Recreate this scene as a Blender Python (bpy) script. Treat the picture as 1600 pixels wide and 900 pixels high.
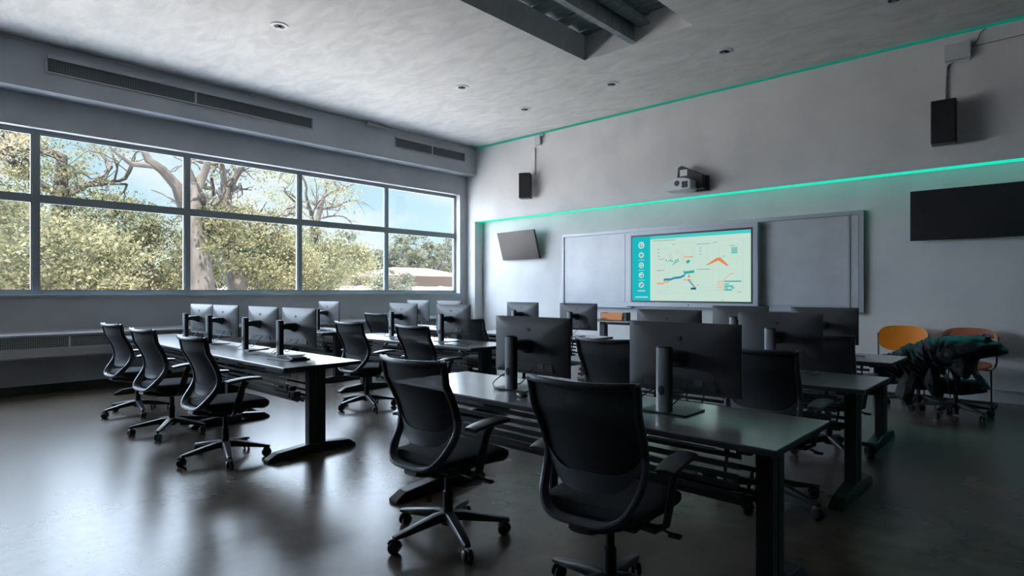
import bpy, math, random
import numpy as np
from mathutils import Vector, Matrix, noise
PI = math.pi
R = math.radians
scene = bpy.context.scene
for o in list(bpy.data.objects): bpy.data.objects.remove(o)

# ------------------------------------------------------------------ camera, light, exposure
cam_d = bpy.data.cameras.new('camera'); cam = bpy.data.objects.new('camera', cam_d)
scene.collection.objects.link(cam); scene.camera = cam
cam.location = (0, 0, 1.34); cam.rotation_euler = (R(90), 0, R(43.07))
cam_d.sensor_width = 36; cam_d.lens = 36*920/1600; cam_d.shift_y = 5/1600; cam_d.clip_end = 600
scene.view_settings.view_transform = 'Standard'; scene.view_settings.look = 'None'
scene.view_settings.gamma = 1; scene.view_settings.use_curve_mapping = False
scene.view_settings.exposure = 0.62
SKY = 0.88          # strength of the visible sky
SUN = 20.0           # real sun, on the trees (from behind the building)
WINDOW_FILL = 30.0           # added wide sun lamp, fills the room through the windows on top of the sky

w = bpy.data.worlds.new('sky'); scene.world = w; w.use_nodes = True
nt = w.node_tree; nt.nodes.clear()
def wn(t, **k):
    n = nt.nodes.new(t)
    for a, b in k.items(): setattr(n, a, b)
    return n
out = wn('ShaderNodeOutputWorld'); bg = wn('ShaderNodeBackground'); tc = wn('ShaderNodeTexCoord')
sep = wn('ShaderNodeSeparateXYZ'); nt.links.new(tc.outputs['Generated'], sep.inputs[0])
ramp = wn('ShaderNodeValToRGB'); nt.links.new(sep.outputs['Z'], ramp.inputs[0])
ramp.color_ramp.elements[0].position = 0.0; ramp.color_ramp.elements[0].color = (.62, .80, .86, 1)
ramp.color_ramp.elements[1].position = 0.45; ramp.color_ramp.elements[1].color = (.17, .45, .62, 1)
mp = wn('ShaderNodeMapping'); mp.inputs['Scale'].default_value = (1, 1, 2.6)
nt.links.new(tc.outputs['Generated'], mp.inputs[0])
nz = wn('ShaderNodeTexNoise'); nz.inputs['Scale'].default_value = 3.2; nz.inputs['Detail'].default_value = 7
nz.inputs['Roughness'].default_value = .55
nt.links.new(mp.outputs[0], nz.inputs['Vector'])
cr = wn('ShaderNodeValToRGB'); cr.color_ramp.elements[0].position = .46; cr.color_ramp.elements[1].position = .62
nt.links.new(nz.outputs['Fac'], cr.inputs[0])
mx = wn('ShaderNodeMix', data_type='RGBA'); nt.links.new(cr.outputs[0], mx.inputs['Factor'])
nt.links.new(ramp.outputs[0], mx.inputs[6]); mx.inputs[7].default_value = (.78, .84, .88, 1)
nt.links.new(mx.outputs[2], bg.inputs[0]); bg.inputs[1].default_value = SKY
nt.links.new(bg.outputs[0], out.inputs[0])

def sun(name, direction, energy, color, angle):
    d = bpy.data.lights.new(name, 'SUN'); d.energy = energy; d.color = color; d.angle = R(angle)
    o = bpy.data.objects.new(name, d); scene.collection.objects.link(o)
    o.rotation_euler = Vector(direction).to_track_quat('-Z', 'Y').to_euler(); return o
sun('sun', (-.38, .25, -.90), SUN, (1, .91, .79), 1)
sun('window_fill_sun', (.88, .42, -.20), WINDOW_FILL, (.70, .83, 1.0), 145)

# ------------------------------------------------------------------ helpers
def tag(o, label=None, cat=None, group=None, kind=None):
    if label: o['label'] = label
    if cat: o['category'] = cat
    if group: o['group'] = group
    if kind: o['kind'] = kind
    return o
def thing(name, label, cat, loc=(0, 0, 0), rz=0, group=None):
    o = bpy.data.objects.new(name, None); scene.collection.objects.link(o)
    o.location = loc; o.rotation_euler = (0, 0, rz); o.empty_display_size = .1
    return tag(o, label, cat, group)
def copy_tree(o, parent=None):
    c = o.copy(); scene.collection.objects.link(c)
    if parent: c.parent = parent
    for ch in list(o.children): copy_tree(ch, c)
    return c

class MB:
    def __init__(s): s.v = []; s.f = []
    def add(s, vs, fs):
        n = len(s.v); s.v += [tuple(v) for v in vs]; s.f += [tuple(i+n for i in f) for f in fs]; return s
    def box(s, c, d, rot=None, top=(1, 1), sh=(0, 0)):
        vs = []
        for z in (-.5, .5):
            k = top if z > 0 else (1, 1); h = sh if z > 0 else (0, 0)
            for x, y in ((-.5, -.5), (.5, -.5), (.5, .5), (-.5, .5)):
                vs.append(Vector((x*d[0]*k[0]+h[0], y*d[1]*k[1]+h[1], z*d[2])))
        if rot is not None: vs = [rot @ v for v in vs]
        vs = [v+Vector(c) for v in vs]
        return s.add(vs, [(3, 2, 1, 0), (4, 5, 6, 7), (0, 1, 5, 4), (1, 2, 6, 5), (2, 3, 7, 6), (3, 0, 4, 7)])
    def b(s, x0, x1, y0, y1, z0, z1):
        return s.box(((x0+x1)/2, (y0+y1)/2, (z0+z1)/2), (abs(x1-x0), abs(y1-y0), abs(z1-z0)))
    def sweep(s, path, size, n=10, up=(0, 0, 1), power=2, closed=False):
        """ring sections along a path; size: (a,b) or list per point; a across, b along 'up'"""
        P = [Vector(p) for p in path]; m = len(P); U = Vector(up); rings = []
        for i, p in enumerate(P):
            if closed: T = P[(i+1) % m]-P[i-1]
            else: T = P[min(i+1, m-1)]-P[max(i-1, 0)]
            T.normalize(); S = T.cross(U)
            if S.length < 1e-4: S = T.cross(Vector((0, 1, 0.01)))
            S.normalize(); N = S.cross(T)
            a, b = size[i] if isinstance(size, list) else (size if isinstance(size, tuple) else (size, size))
            ring = []
            for k in range(n):
                t = 2*PI*(k+.5)/n; c, q = math.cos(t), math.sin(t); e = 2/power
                ring.append(p+S*(a*abs(c)**e*(1 if c > 0 else -1))+N*(b*abs(q)**e*(1 if q > 0 else -1)))
            rings.append(ring)
        vs = [v for r in rings for v in r]; fs = []
        L = m if closed else m-1
        for i in range(L):
            j = (i+1) % m
            for k in range(n):
                fs.append((i*n+k, i*n+(k+1) % n, j*n+(k+1) % n, j*n+k))
        if not closed:
            fs.append(tuple(range(n-1, -1, -1))); fs.append(tuple((m-1)*n+k for k in range(n)))
        return s.add(vs, fs)
    def tube(s, path, r, n=8): return s.sweep(path, (r, r), n)
    def lathe(s, prof, n=20, c=(0, 0, 0), axis='Z', sc=(1, 1)):
        vs = []; m = len(prof)
        for r, z in prof:
            for k in range(n):
                t = 2*PI*k/n; x, y = r*math.cos(t)*sc[0], r*math.sin(t)*sc[1]
                if axis == 'Z': p = (x, y, z)
                elif axis == 'X': p = (z, x, y)
                else: p = (x, z, y)
                vs.append((p[0]+c[0], p[1]+c[1], p[2]+c[2]))
        fs = [(i*n+k, i*n+(k+1) % n, (i+1)*n+(k+1) % n, (i+1)*n+k) for i in range(m-1) for k in range(n)]
        fs.append(tuple(range(n-1, -1, -1))); fs.append(tuple((m-1)*n+k for k in range(n)))
        return s.add(vs, fs)
    def prism(s, poly, h, axis='Z', c=(0, 0, 0)):
        n = len(poly); vs = []
        for e in (-h/2, h/2):
            for a, b in poly:
                p = (a, b, e) if axis == 'Z' else ((a, e, b) if axis == 'Y' else (e, a, b))
                vs.append((p[0]+c[0], p[1]+c[1], p[2]+c[2]))
        fs = [tuple(range(n-1, -1, -1)), tuple(range(n, 2*n))]+[(i, (i+1) % n, (i+1) % n+n, i+n) for i in range(n)]
        return s.add(vs, fs)
    def grid(s, fn, nu, nv, th=0, close=False):
        vs = []; nu1, nv1 = nu+1, nv+1
        P = [[Vector(fn(i/nu, j/nv)) for j in range(nv1)] for i in range(nu1)]
        if th == 0:
            vs = [p for r in P for p in r]
            return s.add(vs, [(i*nv1+j, (i+1)*nv1+j, (i+1)*nv1+j+1, i*nv1+j+1) for i in range(nu) for j in range(nv)])
        N = [[None]*nv1 for _ in range(nu1)]
        for i in range(nu1):
            for j in range(nv1):
                a = P[min(i+1, nu)][j]-P[max(i-1, 0)][j]; b = P[i][min(j+1, nv)]-P[i][max(j-1, 0)]
                q = a.cross(b); N[i][j] = q.normalized() if q.length > 1e-9 else Vector((0, 0, 1))
        A = [p+N[i][j]*th/2 for i, r in enumerate(P) for j, p in enumerate(r)]
        B = [p-N[i][j]*th/2 for i, r in enumerate(P) for j, p in enumerate(r)]
        K = nu1*nv1; fs = []
        for i in range(nu):
            for j in range(nv):
                q = (i*nv1+j, (i+1)*nv1+j, (i+1)*nv1+j+1, i*nv1+j+1)
                fs.append(q); fs.append(tuple(x+K for x in reversed(q)))
        for i in range(nu):
            for j, rv in ((0, True), (nv, False)):
                a, b = i*nv1+j, (i+1)*nv1+j
                fs.append((a, a+K, b+K, b) if rv else (a, b, b+K, a+K))
        for j in range(nv):
            for i, rv in ((0, False), (nu, True)):
                a, b = i*nv1+j, i*nv1+j+1
                fs.append((a, a+K, b+K, b) if rv else (a, b, b+K, a+K))
        return s.add(A+B, fs)
    def xf(s, M):
        s.v = [tuple(M @ Vector(v)) for v in s.v]; return s
    def build(s, name, mat, parent=None, smooth=True, bevel=0, loc=None):
        me = bpy.data.meshes.new(name); me.from_pydata(s.v, [], s.f); me.validate()
        import bmesh
        bm = bmesh.new(); bm.from_mesh(me); bmesh.ops.recalc_face_normals(bm, faces=bm.faces); bm.to_mesh(me); bm.free()
        if mat: me.materials.append(mat)
        if smooth:
            me.shade_smooth()
            try: me.set_sharp_from_angle(angle=R(38))
            except Exception: pass
        o = bpy.data.objects.new(name, me); scene.collection.objects.link(o)
        if parent: o.parent = parent
        if loc: o.location = loc
        if bevel:
            m = o.modifiers.new('bevel', 'BEVEL'); m.width = bevel; m.segments = 2; m.limit_method = 'ANGLE'; m.angle_limit = R(40)
        return o
def struct(name, mb, mat, parent=None, smooth=False):
    o = mb.build(name, mat, parent, smooth)
    if not parent: o['kind'] = 'structure'
    return o

# ------------------------------------------------------------------ materials
def mat(name, col, rough=.5, metal=0, spec=.5, emit=None, es=0):
    m = bpy.data.materials.new(name); m.use_nodes = True; b = m.node_tree.nodes['Principled BSDF']
    b.inputs['Base Color'].default_value = (*col, 1); b.inputs['Roughness'].default_value = rough
    b.inputs['Metallic'].default_value = metal; b.inputs['Specular IOR Level'].default_value = spec
    if emit: b.inputs['Emission Color'].default_value = (*emit, 1); b.inputs['Emission Strength'].default_value = es
    return m
def nodes(m): return m.node_tree.nodes, m.node_tree.links, m.node_tree.nodes['Principled BSDF']
def noisy(m, c1, c2, scale=5, detail=6, bump=0, bscale=None, lo=.35, hi=.65, stretch=(1, 1, 1), rlo=None, rhi=None, distort=0):
    N, L, b = nodes(m); t = N.new('ShaderNodeTexCoord'); p = N.new('ShaderNodeMapping'); p.inputs['Scale'].default_value = stretch
    L.new(t.outputs['Object'], p.inputs[0])
    n = N.new('ShaderNodeTexNoise'); n.inputs['Scale'].default_value = scale; n.inputs['Detail'].default_value = detail
    n.inputs['Distortion'].default_value = distort
    L.new(p.outputs[0], n.inputs['Vector'])
    r = N.new('ShaderNodeValToRGB'); r.color_ramp.elements[0].position = lo; r.color_ramp.elements[1].position = hi
    r.color_ramp.elements[0].color = (*c1, 1); r.color_ramp.elements[1].color = (*c2, 1)
    L.new(n.outputs['Fac'], r.inputs[0]); L.new(r.outputs[0], b.inputs['Base Color'])
    if rlo is not None:
        q = N.new('ShaderNodeMapRange'); q.inputs['To Min'].default_value = rlo; q.inputs['To Max'].default_value = rhi
        q.inputs['From Min'].default_value = .3; q.inputs['From Max'].default_value = .7
        L.new(n.outputs['Fac'], q.inputs['Value']); L.new(q.outputs[0], b.inputs['Roughness'])
    if bump:
        n2 = N.new('ShaderNodeTexNoise'); n2.inputs['Scale'].default_value = bscale or scale*3; n2.inputs['Detail'].default_value = 5
        L.new(p.outputs[0], n2.inputs['Vector'])
        bp = N.new('ShaderNodeBump'); bp.inputs['Strength'].default_value = bump; bp.inputs['Distance'].default_value = .02
        L.new(n2.outputs['Fac'], bp.inputs['Height']); L.new(bp.outputs[0], b.inputs['Normal'])
    return m
M = {}
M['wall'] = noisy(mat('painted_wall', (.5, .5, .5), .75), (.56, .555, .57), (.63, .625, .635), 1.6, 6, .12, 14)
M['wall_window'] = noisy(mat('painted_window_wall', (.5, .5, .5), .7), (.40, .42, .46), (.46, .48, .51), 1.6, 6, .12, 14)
M['wall_dark'] = mat('bounce_damping_wall', (.12, .13, .14), .7)  # unseen right and back walls, darkened to cut bounced light
M['ceiling'] = noisy(mat('trowelled_plaster', (.5, .5, .5), .7), (.56, .56, .565), (.68, .675, .67), 2.2, 7, .5, 3.0, .35, .65, (1, 2.2, 1), distort=1.0)
M['well'] = noisy(mat('well_paint', (.2, .24, .25), .6), (.25, .29, .30), (.31, .35, .36), 4, 6, .2, 20)
M['plank'] = noisy(mat('painted_planks', (.15, .18, .2), .55), (.16, .20, .22), (.26, .30, .32), 3, 6, .2, 20, stretch=(.5, 6, 1))
M['floor'] = mat('polished_concrete', (.08, .07, .055), .27, spec=.42)
N, L, b = nodes(M['floor']); t = N.new('ShaderNodeTexCoord'); p = N.new('ShaderNodeMapping'); p.inputs['Location'].default_value = (.3, .2, .37)
L.new(t.outputs['Object'], p.inputs[0])
n1 = N.new('ShaderNodeTexNoise'); n1.inputs['Scale'].default_value = .9; n1.inputs['Detail'].default_value = 3; L.new(p.outputs[0], n1.inputs['Vector'])
n2 = N.new('ShaderNodeTexNoise'); n2.inputs['Scale'].default_value = 7; n2.inputs['Detail'].default_value = 4; L.new(p.outputs[0], n2.inputs['Vector'])
r1 = N.new('ShaderNodeMix'); r1.data_type = 'FLOAT'; r1.inputs[0].default_value = .42; L.new(n1.outputs['Fac'], r1.inputs[2]); L.new(n2.outputs['Fac'], r1.inputs[3])
r2 = N.new('ShaderNodeValToRGB'); r2.color_ramp.elements[0].position = .36; r2.color_ramp.elements[1].position = .64
r2.color_ramp.elements[0].color = (.062, .049, .038, 1); r2.color_ramp.elements[1].color = (.118, .098, .080, 1)
L.new(r1.outputs[0], r2.inputs[0]); L.new(r2.outputs[0], b.inputs['Base Color'])
M['black'] = mat('black_plastic', (.014, .016, .019), .38)
M['black_soft'] = mat('black_rubber', (.009, .010, .011), .6)
M['yoke'] = mat('charcoal_plastic', (.065, .075, .09), .36)
M['seat'] = noisy(mat('seat_fabric', (.015, .018, .022), .9), (.012, .016, .02), (.022, .028, .034), 60, 3, .3, 300)
M['black_metal'] = mat('black_metal', (.013, .014, .016), .42)
M['dark_metal'] = mat('dark_metal', (.035, .037, .04), .35, .6)
M['wheel'] = mat('caster_plastic', (.012, .012, .013), .3)
M['silver'] = mat('silver_metal', (.27, .29, .31), .38, .25)
M['chrome'] = mat('chrome', (.45, .46, .47), .2, 1)
M['panel_back'] = mat('monitor_shell', (.058, .060, .066), .45)
M['panel_low'] = mat('monitor_port_panel', (.02, .022, .025), .45)
M['screen_off'] = mat('dark_screen', (.006, .007, .009), .25)
M['tv'] = mat('tv_screen', (.016, .015, .018), .42)
M['alu'] = mat('anodised_aluminium', (.36, .38, .42), .4, .2)
M['winframe'] = mat('window_frame', (.21, .25, .27), .4, .2)
M['board'] = noisy(mat('whiteboard', (.5, .5, .5), .3), (.43, .44, .47), (.50, .51, .54), 2.5, 6, 0)
M['white'] = mat('white_plastic', (.62, .64, .66), .4)
M['offwhite'] = mat('painted_metal', (.46, .48, .50), .5)
M['heater'] = mat('heater_metal', (.42, .44, .47), .45)
M['base'] = mat('dark_cove_base', (.02, .02, .02), .6)
M['orange'] = mat('orange_shell', (.85, .26, .015), .45)
M['rust'] = mat('rust_orange_shell', (.42, .11, .05), .5)
M['card'] = mat('orange_card', (.72, .25, .07), .6)
M['cloth'] = noisy(mat('black_cloth', (.02, .022, .027), .6, spec=.3), (.010, .011, .014), (.020, .022, .027), 20, 4, .2, 60)
M['led'] = mat('led', (0, .3, .2), .5, emit=(.005, .70, .45), es=.68)
M['led_dim'] = mat('led_dim', (0, .3, .2), .5, emit=(.02, .85, .62), es=.075)
M['paper'] = mat('paper', (.6, .62, .64), .7)
M['cable'] = mat('black_cable', (.01, .01, .011), .45)
M['yellow'] = mat('yellow_sticker', (.55, .5, .05), .6)

# laminate table top: grey wood grain
M['laminate'] = noisy(mat('grey_laminate', (.2, .2, .2), .28, spec=.55), (.155, .165, .178), (.205, .215, .23), 2.0, 6, 0, 40, .3, .7, (.6, 7, 1))
_b = M['laminate'].node_tree.nodes['Principled BSDF']; _b.inputs['Coat Weight'].default_value = 1.0; _b.inputs['Coat Roughness'].default_value = .2
def see_through(name, col, k, scale=None):
    m = bpy.data.materials.new(name); m.use_nodes = True; N, L = m.node_tree.nodes, m.node_tree.links; N.clear()
    o = N.new('ShaderNodeOutputMaterial'); x = N.new('ShaderNodeMixShader'); t = N.new('ShaderNodeBsdfTransparent')
    d = N.new('ShaderNodeBsdfPrincipled'); d.inputs['Base Color'].default_value = (*col, 1); d.inputs['Roughness'].default_value = .75
    x.inputs[0].default_value = k; L.new(d.outputs[0], x.inputs[1]); L.new(t.outputs[0], x.inputs[2]); L.new(x.outputs[0], o.inputs[0])
    return m
M['mesh'] = see_through('mesh_fabric', (.022, .027, .034), .11)
def glass():
    m = bpy.data.materials.new('window_glass'); m.use_nodes = True; N, L = m.node_tree.nodes, m.node_tree.links; N.clear()
    o = N.new('ShaderNodeOutputMaterial'); x = N.new('ShaderNodeMixShader'); t = N.new('ShaderNodeBsdfTransparent')
    t.inputs[0].default_value = (.97, .98, .985, 1)
    g = N.new('ShaderNodeBsdfGlossy'); g.inputs['Roughness'].default_value = .02
    x.inputs[0].default_value = .05; L.new(t.outputs[0], x.inputs[1]); L.new(g.outputs[0], x.inputs[2]); L.new(x.outputs[0], o.inputs[0])
    return m
M['glass'] = glass()
def perforated(name, base, hole, scale, k=.32):
    m = mat(name, base, .5); N, L, b = nodes(m); t = N.new('ShaderNodeTexCoord'); s = N.new('ShaderNodeSeparateXYZ')
    L.new(t.outputs['Object'], s.inputs[0]); outs = []
    for ax in ('Y', 'Z'):
        a = N.new('ShaderNodeMath'); a.operation = 'MULTIPLY'; a.inputs[1].default_value = scale; L.new(s.outputs[ax], a.inputs[0])
        f = N.new('ShaderNodeMath'); f.operation = 'FRACT'; L.new(a.outputs[0], f.inputs[0])
        g = N.new('ShaderNodeMath'); g.operation = 'LESS_THAN'; g.inputs[1].default_value = k; L.new(f.outputs[0], g.inputs[0]); outs.append(g)
    q = N.new('ShaderNodeMath'); q.operation = 'MAXIMUM'; L.new(outs[0].outputs[0], q.inputs[0]); L.new(outs[1].outputs[0], q.inputs[1])
    x = N.new('ShaderNodeMix'); x.data_type = 'RGBA'; L.new(q.outputs[0], x.inputs['Factor'])
    x.inputs[6].default_value = (*hole, 1); x.inputs[7].default_value = (*base, 1); L.new(x.outputs[2], b.inputs['Base Color'])
    return m
M['grille'] = perforated('perforated_grille', (.28, .30, .32), (.03, .035, .04), 45, .38)
M['vent'] = perforated('vent_grille', (.085, .10, .11), (.018, .02, .024), 34, .34)
def leaf_mat(name, c1, c2):
    m = bpy.data.materials.new(name); m.use_nodes = True; N, L = m.node_tree.nodes, m.node_tree.links; N.clear()
    o = N.new('ShaderNodeOutputMaterial'); g = N.new('ShaderNodeNewGeometry'); r = N.new('ShaderNodeValToRGB')
    r.color_ramp.elements[0].color = (*c1, 1); r.color_ramp.elements[1].color = (*c2, 1)
    L.new(g.outputs['Random Per Island'], r.inputs[0])
    d = N.new('ShaderNodeBsdfDiffuse'); t = N.new('ShaderNodeBsdfTranslucent'); x = N.new('ShaderNodeMixShader'); x.inputs[0].default_value = .4
    L.new(r.outputs[0], d.inputs[0]); L.new(r.outputs[0], t.inputs[0]); L.new(d.outputs[0], x.inputs[1]); L.new(t.outputs[0], x.inputs[2]); L.new(x.outputs[0], o.inputs[0])
    return m
M['leaf'] = leaf_mat('olive_leaves', (.078, .084, .048), (.155, .150, .094))
M['leaf_light'] = leaf_mat('pale_leaves', (.12, .126, .074), (.215, .205, .135))
M['leaf_gold'] = leaf_mat('golden_leaves', (.17, .145, .09), (.27, .23, .15))
M['leaf_far'] = leaf_mat('hazy_leaves', (.09, .10, .078), (.125, .13, .10))
M['bark'] = noisy(mat('pale_bark', (.3, .28, .27), .9), (.03, .027, .026), (.09, .083, .08), 3, 8, .6, 8, stretch=(1, 1, .35))
M['bounce_ground'] = noisy(mat('pale_ground', (.3, .3, .2), .95), (.64, .62, .60), (.78, .755, .74), .15, 6, 0)  # hidden ground outside, made pale to bounce sunlight up to the ceiling
M['stucco'] = mat('salmon_stucco', (.09, .065, .052), .9)
M['tile'] = noisy(mat('clay_roof', (.6, .3, .2), .9), (.068, .045, .034), (.09, .06, .048), 2, 6, 0)
M['pale_wall'] = mat('pale_wall', (.22, .19, .175), .9)
M['house_dark'] = mat('house_window', (.16, .17, .18), .3)

# ------------------------------------------------------------------ room shell
XW, XF, YU, YL, ZC, ZS = -9.75, 3.0, 8.95, 9.20, 4.50, 3.89      # window wall, far right, upper/lower front wall, ceiling, soffit
YB = -3.6; ZLED = 2.885; XR = -9.49
Y0w, BAY = 8.74, 1.84
NB = 6; YE = Y0w-BAY*NB
SILL, HEAD, MID = 1.295, 3.47, 2.565
struct('floor', MB().b(XW-.3, XF+.2, YB-.2, YL+.3, -.12, 0), M['floor'])
# ceiling with the rectangular well left open
WX0, WX1, WY0, WY1 = -4.78, -3.21, 1.6, 6.58
c = MB()
c.b(XW-.3, WX0, YB-.2, YL+.3, ZC, ZC+.10).b(WX1, XF+.2, YB-.2, YL+.3, ZC, ZC+.10).b(WX0, WX1, WY1, YL+.3, ZC, ZC+.10).b(WX0, WX1, YB-.2, WY0, ZC, ZC+.10)
struct('ceiling', c, M['ceiling'])
c = MB(); t = .05
zt = ZC+.34
for x0, x1, y0, y1 in ((WX0-t, WX0, WY0-t, WY1+t), (WX1, WX1+t, WY0-t, WY1+t), (WX0, WX1, WY0-t, WY0), (WX0, WX1, WY1, WY1+t)):
    c.b(x0, x1, y0, y1, ZC+.0995, zt)
struct('trim_1', c, M['ceiling'])
c = MB(); y = WY0-.05; k = 0
while y < WY1+.05:
    c.b(WX0-.06, WX1+.06, y, min(y+.235, WY1+.06), zt+(.012 if k % 2 else 0), zt+.05); y += .245; k += 1
c.b(WX0-.1, WX1+.1, WY0-.1, WY1+.1, zt+.05, zt+.1)
struct('trim_2', c, M['plank'])
# walls
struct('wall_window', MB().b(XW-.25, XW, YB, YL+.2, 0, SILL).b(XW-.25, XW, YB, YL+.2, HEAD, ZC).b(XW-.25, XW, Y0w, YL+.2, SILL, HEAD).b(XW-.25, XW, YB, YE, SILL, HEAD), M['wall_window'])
fr = MB().b(XW-.2, XF+.2, YU, YL+.25, ZLED, ZC).b(XW-.2, XF+.2, YL, YL+.25, 0, ZLED).b(XW-.2, XR, YU, YL, 0, ZLED)
struct('wall_front', fr, M['wall'])
struct('wall_right', MB().b(XF, XF+.2, YB, YL+.2, 0, ZC), M['wall_dark'])
struct('wall_back', MB().b(XW-.2, XF+.2, YB-.2, YB, 0, ZC), M['wall_dark'])
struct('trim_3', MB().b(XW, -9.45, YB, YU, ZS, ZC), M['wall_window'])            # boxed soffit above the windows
struct('baseboard_window', MB().b(XW, XW+.015, YB, YU, 0, .12), M['base'])
struct('baseboard_front', MB().b(XR, XF, YL-.02, YL, 0, .14).b(XR, XF, YL-.03, YL, .14, .155), M['offwhite'])
struct('trim_4', MB().b(XW, XW+.02, YE, Y0w, SILL-.03, SILL), M['offwhite'])       # sill nosing
# windows, one per bay
for k in range(NB):
    y1 = Y0w-BAY*k; y0 = y1-BAY; f = MB(); x0, x1 = XW-.20, XW-.13
    a = .035
    f.b(x0, x1, y0, y0+a, SILL, HEAD).b(x0, x1, y1-a, y1, SILL, HEAD)
    f.b(x0, x1, y0+a, y1-a, SILL, SILL+.05).b(x0, x1, y0+a, y1-a, HEAD-.05, HEAD).b(x0, x1, y0+a, y1-a, MID-.04, MID+.04)
    # glazing stops give the stepped profile
    for (p, q) in ((SILL+.05, MID-.04), (MID+.04, HEAD-.05)):
        f.b(x0+.02, x1-.015, y0+a, y0+a+.015, p, q).b(x0+.02, x1-.015, y1-a-.015, y1-a, p, q)
        f.b(x0+.02, x1-.015, y0+a, y1-a, p, p+.015).b(x0+.02, x1-.015, y0+a, y1-a, q-.015, q)
    o = struct('window_%d' % (k+1), f, M['winframe'])
    struct('pane', MB().b(x0+.03, x0+.036, y0+a+.01, y1-a-.01, SILL+.055, MID-.045), M['glass'], o)
    struct('pane', MB().b(x0+.03, x0+.036, y0+a+.01, y1-a-.01, MID+.045, HEAD-.055), M['glass'], o)

# steel joists hanging across the ceiling well
def joist(x, w_, label, z0, z1):
    o = MB().b(x-w_/2, x+w_/2, WY0, WY1, z0, z0+.018).b(x-.006, x+.006, WY0, WY1, z0+.018, z1).b(x-w_/2, x+w_/2, WY0, WY1, z1, z1+.015).build('ceiling_joist', M['plank'], smooth=False)
    tag(o, label, 'joist')
joist(-4.02, .085, 'narrow pale-edged steel joist nearest the left side of the ceiling well', ZC+.02, ZC+.30)
joist(-3.86, .15, 'wide painted joist above the narrow one in the ceiling well', ZC+.20, ZC+.32)

# LED strips
def led(x0, x1, y, z, hy, hz, m, label, open_front=False):
    r = thing('led_strip', label, 'led strip', ((x0+x1)/2, y, z))
    L = (x1-x0)/2
    MB().b(-L, L, -hy, hy, -hz, 0).build('diffuser', M[m], r, False)
    ch = MB().b(-L, L, hy, hy+.004, -hz, 0)
    if not open_front: ch.b(-L, L, -hy-.004, -hy, -hz, 0)
    ch.build('channel', M['offwhite'], r, False)
led(XR+.01, XF-.02, YU+.125, ZLED, .118, .010, 'led', 'bright teal LED strip under the ledge above the whiteboard')
ld = bpy.data.lights.new('led_light', 'AREA'); ld.shape = 'RECTANGLE'; ld.size = 12.3; ld.size_y = .05; ld.energy = 11; ld.color = (.02, .75, .72); ld.spread = R(44)
lo = bpy.data.objects.new('led_light', ld); scene.collection.objects.link(lo); lo.parent = scene.objects['led_strip']
lo.location = (0, 0, -.016); lo.rotation_euler = (R(-34), 0, 0)
led(-9.40, XF-.02, YU-.014, ZC-.003, .009, .034, 'led_dim', 'dim teal LED strip along the top of the front wall at the ceiling', True)

# ------------------------------------------------------------------ soffit vents, conduit, heater
def vent(y0, y1, z0, z1, splits, label):
    X = -9.45; r = thing('air_vent', label, 'air vent', (X, (y0+y1)/2, z0))
    L = (y1-y0)/2; h = z1-z0
    MB().b(.0, .035, -L, L, .165, h).b(0, .022, -L-.02, L+.02, -.02, .0).b(0, .022, -L-.02, -L, 0, .165).b(0, .022, L, L+.02, 0, .165).build('frame', M['heater'], r, False, .004)
    ys = [-L]+[s-(y0+y1)/2 for s in splits]+[L]
    for a, b in zip(ys, ys[1:]):
        MB().b(.0, .014, a+.012, b-.012, .0, .165).build('grille', M['vent'], r, False)
    for s in ys[1:-1]: MB().b(0, .024, s-.012, s+.012, 0, .165).build('divider', M['heater'], r, False)
vent(1.43, 5.06, 4.14, 4.36, [3.19], 'long dark two-section air vent on the soffit above the left windows')
vent(6.79, 8.60, 4.145, 4.345, [7.70], 'short dark air vent on the soffit near the room corner')
r = thing('conduit', 'thin painted conduit running along the top of the soffit', 'conduit', (-9.44, 2.6, ZC-.035))
MB().tube([(0, -6, 0), (0, 6.3, 0)], .012).build('pipe', M['heater'], r)
for y in (-.35, 1.45, 5.9): MB().box((0, y, 0), (.05, .12, .04)).build('coupling', M['heater'], r, True, .008)
tag(MB().box((-9.40, 6.25, ZC-.045), (.10, .30, .06), top=(.6, .8)).build('junction_box', M['offwhite'], None, True, .01), 'small pale box on the conduit at the ceiling edge above the windows', 'junction box')

r = thing('baseboard_heater', 'long grey wall heater with perforated grille under the windows', 'heater', (XW, 2.6, .48))
L = 6.1
MB().prism([(0, 0), (.235, .0), (.25, .02), (.25, .115), (.225, .13), (.225, .27), (.25, .285), (.25, .305), (.02, .345), (0, .345)], 2*L, 'Y').build('casing', M['heater'], r, False)
ys = [-5.9+i*.83 for i in range(15)]
for i, (a, b) in enumerate(zip(ys, ys[1:])):
    MB().b(.2255, .232, a+.012, b-.012, .135, .265).build('grille', M['grille'], r, False)
for a in ys: MB().b(.2255, .240, a-.012, a+.012, .132, .268).build('divider', M['white'], r, False)

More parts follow.
